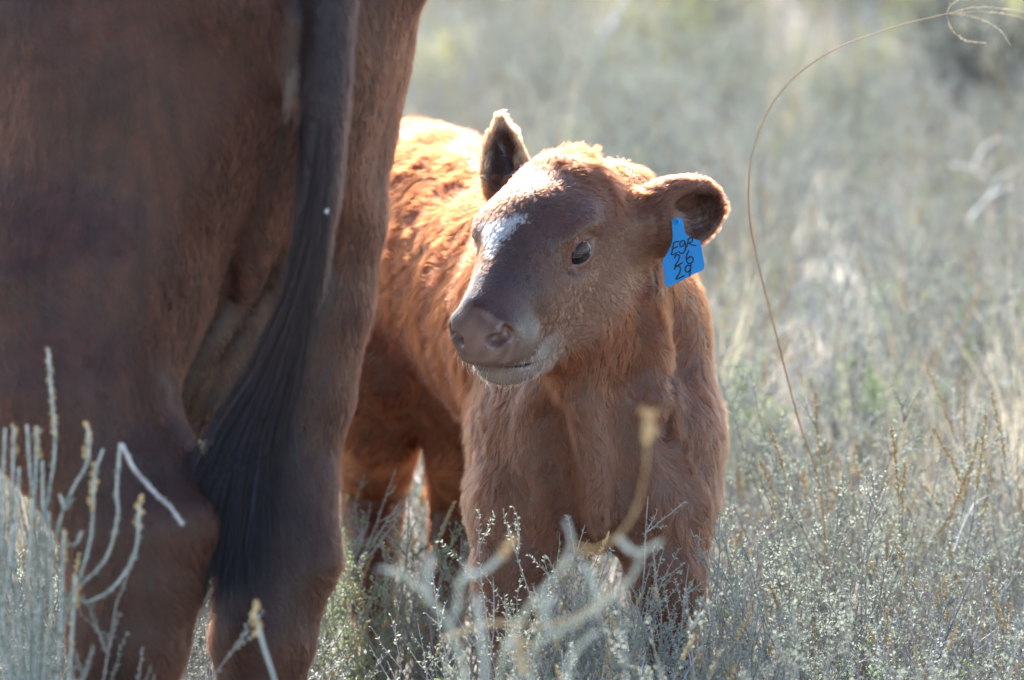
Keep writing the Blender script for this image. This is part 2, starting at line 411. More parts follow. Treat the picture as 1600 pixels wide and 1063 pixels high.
def sstep(a, b, x): t = np.clip((x - a) / (b - a), 0, 1); return t * t * (3 - 2 * t)
def to_px(p):
    d = p - CAM; z = d @ AF; return 800 + FPX * (d @ AX) / z, 531.5 - FPX * (d @ AU) / z
def in_poly(x, y, poly):
    r = np.zeros(len(x), bool); n = len(poly)
    for i in range(n):
        (x0, y0), (x1, y1) = poly[i], poly[i - 1]
        c = ((y0 > y) != (y1 > y)) & (x < (x1 - x0) * (y - y0) / (y1 - y0 + 1e-9) + x0); r ^= c
    return r
def mixc(c, d, w): return c * (1 - w[:, None]) + np.asarray(d)[None] * w[:, None]
def lum(p, seed, wl): return VNoise(seed, wl)(p)[:, 0]

# ---- calf coat: colour, bare skin, direction, length, all in the calf's own places
CW = P(925, 660, 7.97)
def calf_info(p, n):
    h = to_head(p); F, L, U = h.T; z = p[:, 2]
    t = (p - CW) @ BODY_AX
    head = sstep(-.035, .0, F) * sstep(-.17, -.135, U) * (np.abs(L) < .12) * (F < .32)
    ear = np.zeros(len(p)); inner = np.zeros(len(p)); ed = np.zeros((len(p), 3))
    for c, r, A, a0, ax in EARS:
        q = (p - c) @ A; dd = np.sqrt(((q / r) ** 2).sum(1)); e = ((p - a0) @ ax > .028) & (np.linalg.norm(p - c, axis=1) < .10)
        ear = np.maximum(ear, e); inner = np.maximum(inner, e * (dd < 1.06)); ed[e > 0] = ax
    head = head * (1 - ear)
    # colour
    col = np.tile([.150, .031, .0085], (len(p), 1))
    nz = lum(p, 3, .05); col = col * (1 + .22 * nz[:, None])
    col = mixc(col, [.155, .064, .038], sstep(-.22, .0, t) * sstep(.66, .48, z) * .65)            # paler chest and throat
    col = mixc(col, [.18, .060, .027], sstep(.30, .12, z) * .35)
    col = mixc(col, [.090, .0145, .0038], sstep(-.02, -.16, t) * sstep(.30, .42, z) * .85)  # shade put into the hair colour: back and flank darkened
    fc = np.tile([.100, .028, .0125], (len(p), 1)) * (1 + .15 * nz[:, None])
    al = np.abs(L)
    fc = mixc(fc, [.180, .074, .043], sstep(-.035, -.075, U) * sstep(.24, .18, F))                # cheek and jaw
    fc = mixc(fc, [.066, .0215, .0115], np.exp(-((F - .175) / .04) ** 2) * sstep(.05, .02, al) * .9)   # dark nose bridge
    fc = mixc(fc, [.060, .0235, .015], np.exp(-((F - .205) / .018) ** 2) * sstep(-.085, -.05, U) * .8)
    fc = mixc(fc, [.070, .0200, .0095], np.exp(-((F - .075) / .045) ** 2) * sstep(-.03, 0.0, U) * .6)
    for s_ in (-1, 1):
        e = h - np.array(eye_c(s_)) - np.array([.012, s_ * .012, -.004]); fc = mixc(fc, [.21, .085, .047], np.exp(-(np.linalg.norm(e, axis=1) / .034) ** 2 * 1.2) * .85)
    fc = mixc(fc, [.21, .130, .100], sstep(.212, .235, F) * sstep(-.045, -.060, U) * .85)                                # pale ring round the muzzle
    fc = mixc(fc, [.36, .28, .25], sstep(-.098, -.112, U) * sstep(.16, .22, F) * .9)          # whitish lower lip
    fc = mixc(fc, [.15, .036, .010], sstep(.03, -.01, F) * .7)
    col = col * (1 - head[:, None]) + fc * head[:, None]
    px, py = to_px(p + VNoise(8, .012)(p) * .0022)
    jr = np.random.default_rng(len(p)); px = px + jr.normal(size=len(p)) * 2.6; py = py + jr.normal(size=len(p)) * 3.2
    star = in_poly(px, py, [(754, 347), (815, 335), (824, 341), (796, 362), (782, 382), (773, 398), (765, 400), (759, 372)]) & (head > .5) & (U > -.06)
    col[star] = (.62, .60, .58)
    e2 = ear * ((p - EARS[1][0]) @ EARS[1][2][:, 0] > -.2) * (np.linalg.norm(p - EARS[1][0], axis=1) < .10)
    col = mixc(col, [.085, .030, .015], ear * .8); col = mixc(col, [.24, .10, .045], e2 * .8); col = mixc(col, [.060, .022, .014], inner * .9)
    # bare muzzle
    padw = sstep(.262, .268, F - .10 * np.maximum(al - .02, 0) + .25 * np.minimum(0, U + .078)) * sstep(-.091, -.085, U)
    nost = np.zeros(len(p))
    for s_ in (-1, 1):
        nost = np.maximum(nost, np.linalg.norm((h - np.array([.277, s_ * .031, -.052])) / np.array([.017, .017, .014]), axis=1) < 1)
    hole = np.zeros(len(p))
    for s_ in (-1, 1):
        dn = np.linalg.norm((h - np.array([.289, s_ * .029, -.052])) / np.array([.020, .015, .011]), axis=1); hole = np.maximum(hole, np.maximum(0, 1 - dn) * .02)
    gape = (np.abs(U + .0965 - .495 * (F - .276)) < .0024) & (F > .216) & (head > .3)
    eyeb = np.zeros(len(p))
    for s_ in (-1, 1):
        D_, H_, V_ = eye_axes(s_); q = h - np.array(eye_c(s_))
        qq = np.sqrt(((q @ H_) / .0225) ** 2 + ((q @ V_) / .0155) ** 2); eyeb = np.maximum(eyeb, (qq < 1) & ((q @ D_) > 0) & (np.linalg.norm(q, axis=1) < .04))
    # direction
    down = np.array([0, 0, -1.0]); d = np.tile(down, (len(p), 1))
    w = sstep(-.05, -.22, t)[:, None] * sstep(.26, .36, z)[:, None]
    d = d * (1 - w) + w * (-BODY_AX * .75 + down * .75)
    wh = h - np.array([.085, 0, .02]); fd = wh / (np.linalg.norm(wh, axis=1, keepdims=True) + .02) + np.array([-.15, 0, -.25]); fd = fd @ HR.T
    d = d * (1 - head[:, None]) + fd * head[:, None]; d = np.where(ear[:, None] > 0, ed + .2 * n, d)
    # length and lift
    Ln = np.full(len(p), .030) * (1 + .25 * lum(p, 55, .09)); Ln = Ln * (1 - .45 * sstep(.32, .22, z)); Ln = Ln * (1 - .25 * sstep(-.15, .0, t))
    fl = .0075 + .014 * sstep(.07, .0, F) * sstep(-.07, -.02, U) + .004 * sstep(-.09, -.13, U) * sstep(.2, .1, F) - .0035 * sstep(.19, .23, F)
    Ln = Ln * (1 - head) + fl * head; Ln = np.where(ear > 0, .014, Ln); Ln = np.where(inner > 0, .014, Ln)
    lift = .34 + .25 * sstep(.05, .0, F) * head + .15 * ear
    bare = np.clip(padw * head + nost * (head > .3) + gape + eyeb, 0, 1)
    return dict(col=col, head=head, ear=ear, inner=inner, bare=bare, pad=padw * (head > .3), eye=eyeb, hole=hole, gape=gape * 1.0, nost=nost * (head > .3), d=d, L=Ln, lift=lift, h=h, t=t)

def make_calf():
    V, Q = build_calf_shape().build(.0038); V = smooth(V, Q, 2); N, area = vnormals(V, Q)
    root = thing('calf', 'fuzzy red-brown calf with white forehead star and blue ear tag, looking left', 'calf', ground(900, 8.2))
    I = calf_info(V, N); sk = I['col'] * .55
    pk = np.array([.155, .095, .086]) * (1 + .25 * lum(V, 21, .02)[:, None])
    w = np.clip(I['pad'] + I['nost'], 0, 1)[:, None]; sk = sk * (1 - w) + pk * w
    sk = mixc(sk, [.022, .010, .009], I['nost'] * sstep(0, .0035, I['hole'])); sk = mixc(sk, [.10, .05, .043], I['gape'] * .7); sk = mixc(sk, [.06, .03, .028], I['inner'] * .8); sk = mixc(sk, [.14, .060, .050], I['eye'])  # nostril depths and mouth crease get their shade painted into the skin
    sk[V[:, 2] < .045] = (.09, .075, .065)
    body = link('body', mesh_np('calf_body', rel(V, root), Q, skinmat('calf_skin', .42, .5, .15, .55, 260), cols=sk), root)
    hm = hairmat('calf_hair', .45, .6)
    rng = np.random.default_rng(4)
    fc = V[Q].mean(1); fn = N[Q].mean(1); fi = calf_info(fc, fn)
    wt = np.where(fi['head'] > .4, 3.0, 1.0); wt = np.where(fi['ear'] > 0, 2.6, wt); wt = np.where(fi['inner'] > 0, 1.6, wt)
    wt = wt * (1 - fi['bare']) * (fc[:, 2] > .04); wt = np.where((fi['t'] < -.3) & (fc[:, 2] < .5), wt * .6, wt)
    n = 430000
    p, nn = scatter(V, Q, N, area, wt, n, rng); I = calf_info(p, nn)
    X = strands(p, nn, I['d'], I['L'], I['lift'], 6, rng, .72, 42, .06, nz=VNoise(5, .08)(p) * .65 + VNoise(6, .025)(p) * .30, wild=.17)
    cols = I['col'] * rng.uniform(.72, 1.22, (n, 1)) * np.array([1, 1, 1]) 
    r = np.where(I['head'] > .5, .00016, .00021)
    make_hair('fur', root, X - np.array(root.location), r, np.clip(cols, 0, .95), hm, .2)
    # poll tuft
    k = 2600; th = rng.uniform(0, 6.28, k); rr = np.sqrt(rng.uniform(size=k))
    hp = np.stack([.012 + .030 * rr * np.cos(th), .040 * rr * np.sin(th) + .008, np.zeros(k)], 1); hp[:, 2] = .010 - .12 * hp[:, 0] ** 2 - 6 * np.maximum(np.abs(hp[:, 1]) - .01, 0) ** 2
    p = HO + HS * (hp @ HR.T); dn = np.tile(HR[:, 2], (k, 1)); dd = np.tile(-HR[:, 0] * .6 + np.array([.1, 0, .5]), (k, 1)) + rng.normal(size=(k, 3)) * .25
    X = strands(p, dn, dd, np.full(k, .024), np.full(k, .6), 6, rng, .7, 60, .08, nz=VNoise(15, .03)(p) * .6)
    make_hair('poll_tuft', root, X - np.array(root.location), np.full(k, .0002), np.tile([.16, .034, .009], (k, 1)) * rng.uniform(.75, 1.2, (k, 1)), hm)
    # whiskers on chin and lips
    fi = calf_info(V, N); hh = fi['h']; m = np.where((hh[:, 0] > .215) & (hh[:, 2] < -.085) & (fi['head'] > .5))[0]; m = rng.choice(m, 230)
    p, dn = V[m], N[m]; X = strands(p, dn, dn * .2 + np.array([-.2, -.2, -1.]), rng.uniform(.008, .020, len(m)), np.full(len(m), .9), 5, rng, wild=.3)
    make_hair('whiskers', root, X - np.array(root.location), np.full(len(m), .00013), np.tile([.85, .80, .78], (len(m), 1)), hm)
    # long hair in the mouth of the tagged ear
    c, r_, A, a0, ax = EARS[0]; k = 1100; m = rng.uniform(0, 1, (k, 1)); p = a0 + ax * .046 + A[:, 1] * rng.uniform(-.030, .020, (k, 1)) + A[:, 2] * .024 + ax * rng.uniform(-.012, .012, (k, 1))
    X = strands(p, np.tile(A[:, 2], (k, 1)), np.tile(ax * .8 - np.array([0, 0, .45]), (k, 1)), rng.uniform(.018, .040, k), np.full(k, 1.0), 6, rng, .6, 40)
    make_hair('ear_hair', root, X - np.array(root.location), np.full(k, .00018), np.tile([.26, .13, .07], (k, 1)) * rng.uniform(.7, 1.2, (k, 1)), hm)
    # tail switch
    k = 1500; a = rng.uniform(0, 1, (k, 1)); p = P(570, 480, 8.85) * (1 - a) + P(556, 610, 8.82) * a + rng.normal(size=(k, 3)) * .006
    X = strands(p, nrm(rng.normal(size=(k, 3))), np.tile([-.03, 0, -1.], (k, 1)), rng.uniform(.06, .11, k), np.full(k, .5), 10, rng, .6, 60, .10, wild=.25)
    make_hair('tail_switch', root, X - np.array(root.location), np.full(k, .0002), np.tile([.28, .09, .03], (k, 1)) * rng.uniform(.7, 1.2, (k, 1)), hm)
    # eyes
    em = skinmat('calf_eye', .05, .34, 0.0, 0.)
    for s_ in (-1, 1):
        import bmesh
        bm = bmesh.new(); bmesh.ops.create_uvsphere(bm, u_segments=40, v_segments=28, radius=1.0)
        v = np.array([q.co[:] for q in bm.verts]); f4 = [[q.index for q in f.verts] for f in bm.faces]; bm.free()
        D_, H_, V_ = eye_axes(s_); g = nrm(D_ * .9 + np.array([.30, 0, .02])); ang = v @ g
        cc = np.tile([.62, .55, .52], (len(v), 1)); cc[ang > .62] = (.020, .013, .012); cc[ang > .84] = (.008, .009, .013)
        vv = v * .0205 * (1 + .05 * np.exp(-((1 - ang) / .1) ** 2))[:, None] - D_ * .0018
        W_ = HO + HS * ((vv + np.array(eye_c(s_))) @ HR.T)
        me = bpy.data.meshes.new('eye'); me.from_pydata([tuple(q) for q in rel(W_, root)], [], f4); me.polygons.foreach_set('use_smooth', [True] * len(f4))
        at = me.attributes.new('col', 'FLOAT_COLOR', 'POINT'); at.data.foreach_set('color', np.c_[cc, np.ones(len(cc))].astype(np.float32).ravel()); me.materials.append(em)
        link('eye', me, root)
        k = 70; u = np.linspace(-.019, .015, k); q = np.array(eye_c(s_)) + D_ * (.0215 - 12 * u[:, None] ** 2) + H_ * u[:, None] + V_ * (.0118 - 14 * u[:, None] ** 2)
        p = HO + HS * (q @ HR.T); dn = np.tile(HR @ D_, (k, 1)); X = strands(p, dn, np.tile(HR @ (-V_ * .35 - H_ * .5), (k, 1)), np.full(k, .015), np.full(k, 1.1), 5, rng, wild=.12)
        make_hair('eyelashes', root, X - np.array(root.location), np.full(k, .00022), np.tile([.10, .05, .04], (k, 1)), hm)
    return root

# ---- ear tag with its handwritten number
def tube(pts, rad, sides=5, caps=True):
    pts = np.asarray(pts, float); n = len(pts); rad = np.broadcast_to(rad, n)
    T = nrm(np.gradient(pts, axis=0)); up = np.array([.31, .22, .93]) if abs(T[0] @ np.array([.31, .22, .93])) < .95 else np.array([1., 0, 0])
    A = nrm(np.cross(T, up)); B = np.cross(T, A); a = np.linspace(0, 2 * np.pi, sides, endpoint=False)
    V = pts[:, None] + rad[:, None, None] * (np.cos(a)[None, :, None] * A[:, None] + np.sin(a)[None, :, None] * B[:, None])
    i = np.arange(n - 1)[:, None] * sides; j = np.arange(sides)[None]; k = (j + 1) % sides
    F = np.stack([i + j, i + k, i + sides + k, i + sides + j], -1).reshape(-1, 4); return V.reshape(-1, 3), F
class MB:
    def __init__(s): s.V = []; s.F = []; s.n = 0
    def add(s, V, F): s.V.append(V); s.F.append(np.asarray(F) + s.n); s.n += len(V)
    def get(s): return np.concatenate(s.V), np.concatenate(s.F)
    def build(s, name, mat, parent=None, origin=None, smooth=True, **kw):
        V, F = s.get(); V = V if origin is None else V - np.asarray(origin)
        return link(name, mesh_np(name, V, F, mat, smooth), parent, **kw)
def catmull(pts, n=6):
    p = np.asarray(pts, float); p = np.vstack([2 * p[0] - p[1], p, 2 * p[-1] - p[-2]]); out = []
    for i in range(1, len(p) - 2):
        t = np.linspace(0, 1, n, endpoint=False)[:, None]; a, b, c, d = p[i - 1:i + 3]
        out.append(.5 * (2 * b + (c - a) * t + (2 * a - 5 * b + 4 * c - d) * t ** 2 + (3 * b - a - 3 * c + d) * t ** 3))
    return np.vstack(out + [p[-2:-1]])
def make_tag(root):
    Z = lambda x, y, o=0.0: P(980 + x / 5.065, 260 + y / 5.065, 7.784 + (x - 430) * 5.0e-5 - (y - 650) * 2.0e-5 + o)
    loc = np.array(root.location)
    out = [(350, 425), (375, 405), (420, 408), (438, 425), (452, 500), (466, 545), (520, 572), (568, 586), (580, 596), (596, 690), (612, 778), (611, 800), (598, 822), (520, 858), (430, 905), (335, 952), (312, 955), (303, 945), (290, 850), (280, 755), (285, 735), (320, 680), (350, 620), (360, 560), (356, 490)]
    import bmesh
    bm = bmesh.new(); vs = [bm.verts.new(Z(*q) - loc) for q in out]; f = bm.faces.new(vs); f.normal_update()
    nn = Vector(Z(400, 650) - Z(400, 650, .01)).normalized()
    if f.normal.dot(nn) < 0: f.normal_flip()
    e = bmesh.ops.extrude_face_region(bm, geom=[f]); bmesh.ops.translate(bm, vec=-nn * .0018, verts=[g for g in e['geom'] if isinstance(g, bmesh.types.BMVert)])
    bmesh.ops.recalc_face_normals(bm, faces=bm.faces); bmesh.ops.bevel(bm, geom=list(bm.edges), offset=.0004, segments=1, affect='EDGES')
    me = bpy.data.meshes.new('ear_tag'); bm.to_mesh(me); bm.free()
    me.materials.append(leafmat('tag_blue_plastic', (.045, .33, .74), (.060, .38, .80), 30, .35, .4))
    tag = link('ear_tag', me, root); tag['label'] = 'blue plastic ear tag with handwritten black EGR 26 29'
    ink = plain('tag_ink', (.010, .010, .022), (.018, .016, .03), 60, .6)
    strokes = [[(372, 598), (362, 640), (350, 702)], [(366, 606), (388, 598), (412, 592)], [(360, 652), (380, 645), (402, 634)], [(350, 702), (375, 695), (396, 680)],
               [(452, 588), (432, 590), (418, 612), (424, 636), (446, 626), (456, 592)], [(456, 592), (464, 640), (448, 682), (425, 688), (408, 672)],
               [(484, 574), (480, 604), (472, 640)], [(478, 582), (502, 566), (518, 576), (512, 596), (482, 612)], [(486, 610), (515, 622), (546, 628)],
               [(374, 728), (384, 706), (404, 700), (414, 716), (404, 748), (378, 790), (405, 782), (440, 764)], [(488, 668), (474, 700), (468, 736), (480, 764), (506, 768), (522, 746), (518, 722), (496, 716), (474, 736)],
               [(372, 820), (386, 796), (408, 790), (422, 806), (414, 846), (386, 892), (418, 882), (452, 866)], [(502, 788), (478, 784), (460, 806), (462, 830), (484, 836), (500, 812), (506, 776)], [(506, 776), (502, 820), (494, 872)]]
    for st in strokes:
        c = catmull(st, 7); V, F = tube([Z(x, y, -.0003) for x, y in c], .00088, 6); mb = MB(); mb.add(V - loc, F); mb.build('pen_stroke', ink, tag)
    V, F = tube([Z(392, 440, .004), Z(392, 440, -.0015), Z(392, 440, -.003)], [.0042, .0042, .003], 14); mb = MB(); mb.add(V - loc, F); mb.build('stud', me.materials[0], tag)

# =============================================================================================== cow coat
def cow_info(p, n):
    px, py = to_px(p); z = p[:, 2]; nz = lum(p, 31, .12); nz2 = lum(p, 32, .03)
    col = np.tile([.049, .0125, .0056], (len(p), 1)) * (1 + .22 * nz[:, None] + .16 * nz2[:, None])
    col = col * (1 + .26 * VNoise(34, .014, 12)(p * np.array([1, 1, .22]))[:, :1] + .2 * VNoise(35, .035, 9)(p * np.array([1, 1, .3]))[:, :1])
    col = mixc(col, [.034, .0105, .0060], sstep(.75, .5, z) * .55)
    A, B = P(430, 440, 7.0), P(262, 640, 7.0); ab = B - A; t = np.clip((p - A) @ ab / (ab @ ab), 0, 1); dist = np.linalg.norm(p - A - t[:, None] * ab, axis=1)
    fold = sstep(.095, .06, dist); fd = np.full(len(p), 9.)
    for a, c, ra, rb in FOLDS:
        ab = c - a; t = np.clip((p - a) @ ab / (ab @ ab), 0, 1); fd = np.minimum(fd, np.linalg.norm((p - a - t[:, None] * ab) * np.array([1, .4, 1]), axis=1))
    col = mixc(col, [.028, .010, .007], fold * .85); col = mixc(col, [.150, .068, .038], fold * sstep(.014, .005, fd) * (.75 + .25 * np.clip(lum(p, 33, .02), -1, 1)))  # crease shade painted dark between the folds, ridges lighter to give relief
    # tail
    tp = np.array([P(516, -180, 6.86), P(514, 0, 6.83), P(508, 160, 6.81), P(498, 300, 6.80), P(480, 430, 6.80), P(455, 540, 6.80), P(425, 640, 6.81)]); td = np.full(len(p), 9.)
    for i in range(6):
        ab = tp[i + 1] - tp[i]; t = np.clip((p - tp[i]) @ ab / (ab @ ab), 0, 1); td = np.minimum(td, np.linalg.norm(p - tp[i] - t[:, None] * ab, axis=1))
    tail = td < .036; col[tail] = np.array([.020, .0085, .0066]) 
    d = np.tile([.10, 0, -1.], (len(p), 1)) + CH * -.25
    L = np.full(len(p), .011); L = np.where(fold > .5, .006, L); L = np.where(tail, .014, L); L = np.where(z < .35, .009, L)
    return col, d, L, tail, fold
def make_cow():
    V, Q = build_cow_shape().build(.0085); V = smooth(V, Q, 3); N, area = vnormals(V, Q)
    t = P(300, 500, 6.95); root = thing('cow', 'dark brown cow seen from behind, cut by the left edge', 'cow', (t[0], t[1], 0)); loc = np.array(root.location)
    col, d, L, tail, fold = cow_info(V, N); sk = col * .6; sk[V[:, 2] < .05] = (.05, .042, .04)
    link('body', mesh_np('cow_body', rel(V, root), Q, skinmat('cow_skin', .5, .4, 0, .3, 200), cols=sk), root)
    hm = hairmat('cow_hair', .48, .6); rng = np.random.default_rng(9)
    fc = V[Q].mean(1); rear = (fc - P(490, 300, 6.9)) @ CH
    wt = np.where(rear < .45, 1.0, .10) * np.where((fc[:, 2] > .22) & (fc[:, 2] < 1.15), 1, .15) * (fc[:, 2] > .06)
    n = 330000
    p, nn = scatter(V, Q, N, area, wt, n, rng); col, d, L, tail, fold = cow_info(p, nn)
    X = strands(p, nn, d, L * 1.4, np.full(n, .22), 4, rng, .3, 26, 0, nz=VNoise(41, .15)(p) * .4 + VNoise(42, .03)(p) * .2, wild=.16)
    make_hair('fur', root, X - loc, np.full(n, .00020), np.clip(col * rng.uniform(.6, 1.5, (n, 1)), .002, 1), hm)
    # tail switch: long black hair hanging from the lower dock
    path = catmull([(508, 160, 6.79), (497, 300, 6.775), (476, 430, 6.77), (435, 570, 6.775), (385, 700, 6.79), (360, 820, 6.81), (352, 910, 6.83), (345, 985, 6.84)], 12)
    hw = np.interp(np.linspace(0, 1, len(path)), [0, .3, .45, .6, .75, .9, 1], [14, 20, 34, 58, 72, 68, 54])
    tailmat, tnt, tb = mat_new('tail_hair'); ta = tnt.nodes.new('ShaderNodeAttribute'); ta.attribute_name = 'hcol'; tnt.links.new(ta.outputs['Color'], tb.inputs['Base Color']); tb.inputs['Roughness'].default_value = .55; tb.inputs['Specular IOR Level'].default_value = .35
    k = 9000; t0 = rng.uniform(.02, .58, k); t1 = np.clip(t0 + rng.uniform(.22, .62, k), 0, rng.uniform(.70, 1.0, k)); off = rng.normal(size=k) * .52; dz = rng.normal(size=k) * .012
    m = 14; s = np.linspace(0, 1, m); tt = t0[:, None] + (t1 - t0)[:, None] * s; ii = tt * (len(path) - 1)
    lo = np.clip(ii.astype(int), 0, len(path) - 2); fr = (ii - lo)[..., None]; c = path[lo] * (1 - fr) + path[lo + 1] * fr
    w = np.interp(tt, np.linspace(0, 1, len(path)), hw); ph = rng.uniform(0, 6.28, (k, 1)); grow = np.minimum(1, .45 + s * 1.1)[None]
    g = np.round(off * 9 + rng.normal(size=k) * .3) / 9; off2 = off[:, None] * (1 - .45 * s) + g[:, None] * .45 * s
    x = c[..., 0] + off2 * w * grow + np.sin(tt * 11 + ph * .25 + g[:, None] * 3) * 7 * s + rng.normal(size=(k, 1)) * 12 * s ** 2 + np.sin(tt * 23 + ph) * 2.5 * s; y = c[..., 1] + off2 * w * .15
    dep = c[..., 2] + dz[:, None] * grow + .004 * np.sin(tt * 13 + ph)
    X = CAM + dep[..., None] * (AF + AX * ((x - 800) / FPX)[..., None] - AU * ((y - 531.5) / FPX)[..., None])
    make_hair('tail_switch', root, X - loc, np.full(k, .00020), np.where(t0[:, None] < .25, [.020, .011, .010], [.008, .0095, .017]) * np.where(rng.uniform(size=(k, 1)) < .12, 3.5, 1) * rng.uniform(.5, 1.8, (k, 1)), tailmat, .4)
    k = 110; p = P(458, 122, 6.806) + rng.normal(size=(k, 3)) * np.array([.005, .004, .010]); X = strands(p, np.tile([.0, -1., 0.], (k, 1)), np.tile([-.12, 0, -1.], (k, 1)), rng.uniform(.025, .065, k), np.full(k, .2), 7, rng, .7, 60, .03, wild=.08)
    make_hair('hair_tuft', root, X - loc, np.full(k, .00016), np.tile([.09, .06, .045], (k, 1)), hm)
    return root

# =============================================================================================== PLANTS
M = dict(
    stem=plain('woody_stem', (.20, .17, .16), (.36, .32, .30), 60, .8),
    dry=plain('dry_twig', (.33, .29, .29), (.56, .52, .51), 50, .75),
    pale=plain('woolly_stem', (.33, .35, .32), (.48, .49, .45), 60, .85),
    ochre=plain('ochre_seed', (.36, .22, .09), (.60, .43, .22), 120, .7),
    grey=leafmat('grey_green_leaf', (.27, .312, .235), (.44, .475, .39), 9, .44),
    green=leafmat('green_leaf', (.20, .28, .12), (.40, .46, .25), 9, .5),
    yellow=leafmat('yellow_green_leaf', (.36, .39, .12), (.58, .55, .25), 7, .5),
    dark=leafmat('dark_leaf', (.055, .07, .05), (.10, .12, .09), 9, .2),
    straw=leafmat('dry_grass', (.44, .36, .24), (.66, .58, .44), 12, .45),
    white=leafmat('bleached_straw', (.72, .70, .68), (.85, .83, .82), 20, .3),
)
def leaves_on(mb, path, rng, spacing, ln, wd, spread=.8, start=.15, jitter=.0):
    seg = np.linalg.norm(np.diff(path, axis=0), axis=1); cum = np.r_[0, np.cumsum(seg)]; tot = cum[-1]
    n = int(tot * (1 - start) / spacing)
    if n < 1: return
    t = rng.uniform(start * tot, tot, n); T = nrm(np.gradient(path, axis=0))
    p = np.stack([np.interp(t, cum, path[:, j]) for j in range(3)], 1); tt = nrm(np.stack([np.interp(t, cum, T[:, j]) for j in range(3)], 1))
    r = rng.normal(size=(n, 3)); r = nrm(r - tt * (r * tt).sum(1, keepdims=True)); d = nrm(tt * rng.uniform(.1, .9, (n, 1)) + r * spread)
    w = nrm(np.cross(d, r + .3 * rng.normal(size=(n, 3)))); L = ln * rng.uniform(.6, 1.3, (n, 1)); W = wd * rng.uniform(.7, 1.2, (n, 1))
    p = p + rng.normal(size=(n, 3)) * jitter
    V = np.stack([p, p + d * L * .5 + w * W, p + d * L, p + d * L * .5 - w * W], 1).reshape(-1, 3)
    mb.add(V, np.arange(4 * n).reshape(-1, 4))
def bead(c, ax, l, r):
    pts = np.array([c - ax * l * .5, c - ax * l * .28, c + ax * l * .22, c + ax * l * .5]); return tube(pts, [r * .25, r, r * .85, r * .15], 6)
def seedhead(path, rng, size=.0038, dens=1.0):
    mb = MB(); seg = np.linalg.norm(np.diff(path, axis=0), axis=1); tot = seg.sum(); cum = np.r_[0, np.cumsum(seg)]; n = int(tot / size * 1.6 * dens) + 2
    for t in np.linspace(0, tot, n):
        c = np.array([np.interp(t, cum, path[:, j]) for j in range(3)]); o = nrm(rng.normal(size=3)); mb.add(*bead(c + o * size * .55, nrm(o + np.array([0, 0, .8])), size * rng.uniform(1.1, 1.8), size * rng.uniform(.42, .62)))
    return mb
def grow(p0, d0, L, n, rng, up=.35, wig=.16):
    pts = [np.asarray(p0, float)]; d = nrm(d0)
    for i in range(n):
        d = nrm(d + np.array([0, 0, up / n]) + rng.normal(size=3) * wig / math.sqrt(n)); pts.append(pts[-1] + d * L / n)
    return np.array(pts)
def shrub_geo(seed, H, spread, nst, nbr=5, leaf=(.0035, .005, .0011), seeds=.15, twig=.5, up=.9, rs=.0016, lstart=.25, wig=.28):
    """returns main stems (each with its side twigs), all leaves, and seed heads"""
    rng = np.random.default_rng(seed); stems = []; lv = MB(); sh = []
    for i in range(nst):
        az = rng.uniform(0, 6.28); tl = spread * rng.uniform(.1, 1.0) ** .8; b = np.array([math.cos(az), math.sin(az), 0]) * .03 * rng.uniform(0, 1)
        L = H * rng.uniform(.7, 1.12) / max(.55, math.cos(tl * .6)); path = grow(b, [math.cos(az) * math.sin(tl), math.sin(az) * math.sin(tl), math.cos(tl)], L, 9, rng, up * tl, wig)
        r0 = rs * rng.uniform(.8, 1.4); mb = MB(); mb.add(*tube(path, np.linspace(r0, r0 * .35, len(path)), 4)); stems.append(mb)
        leaves_on(lv, path, rng, leaf[0], leaf[1], leaf[2], start=lstart)
        if rng.uniform() < seeds: sh.append(seedhead(path[-3:], rng, .0036))
        for j in range(rng.integers(max(1, nbr - 2), nbr + 2)):
            k = rng.integers(2, len(path) - 1); q = path[k]; T = nrm(path[k + 1] - path[k]); o = rng.normal(size=3); o = nrm(o - T * (o @ T))
            bl = L * twig * rng.uniform(.25, .8) * (1 - k / 14); br = grow(q, T * .75 + o * .75, bl, 5, rng, .4, .3)
            mb.add(*tube(br, np.linspace(r0 * .55, r0 * .25, len(br)), 3)); leaves_on(lv, br, rng, leaf[0] * .9, leaf[1], leaf[2], start=.05)
            if rng.uniform() < seeds * .5: sh.append(seedhead(br[-3:], rng, .003))
            for _ in range(rng.integers(0, 3)):
                kk = rng.integers(1, 5); T2 = nrm(br[kk] - br[kk - 1]); o = nrm(rng.normal(size=3)); b2 = grow(br[kk], T2 * .7 + o * .7, bl * .4, 3, rng, .3, .2)
                mb.add(*tube(b2, np.linspace(r0 * .35, r0 * .2, len(b2)), 3)); leaves_on(lv, b2, rng, leaf[0] * .9, leaf[1], leaf[2], start=0)
    return stems, lv, sh
def shrub_thing(name, label, loc, stems, lv, sh, ms, ml, group=None, cat='shrub', scale=1.0):
    o = thing(name, label, cat, loc, group); o.scale = (scale,) * 3
    for m in stems: m.build('stem', ms, o)
    if lv is not None and lv.n: lv.build('leaves', ml, o, smooth=False, kind='stuff')
    for m in sh: m.build('seed_head', M['ochre'], o)
    return o
def proto(name, parts):
    """one mesh of several materials, used as the unit of a scattered mass"""
    V = []; F = []; mi = []; n = 0; me = None; mats = []
    for k, (mb, mat) in enumerate(parts):
        if not mb or not mb.n: continue
        v, f = mb.get(); V.append(v); F.append(f + n); mi.append(np.full(len(f), len(mats))); n += len(v); mats.append(mat)
    me = mesh_np(name, np.concatenate(V), np.concatenate(F), None, False)
    for m in mats: me.materials.append(m)
    me.polygons.foreach_set('material_index', np.concatenate(mi).astype(np.int32)); return bpy.data.objects.new(name, me)
def joinmb(lst):
    m = MB()
    for q in lst:
        if q.n: m.add(*q.get())
    return m
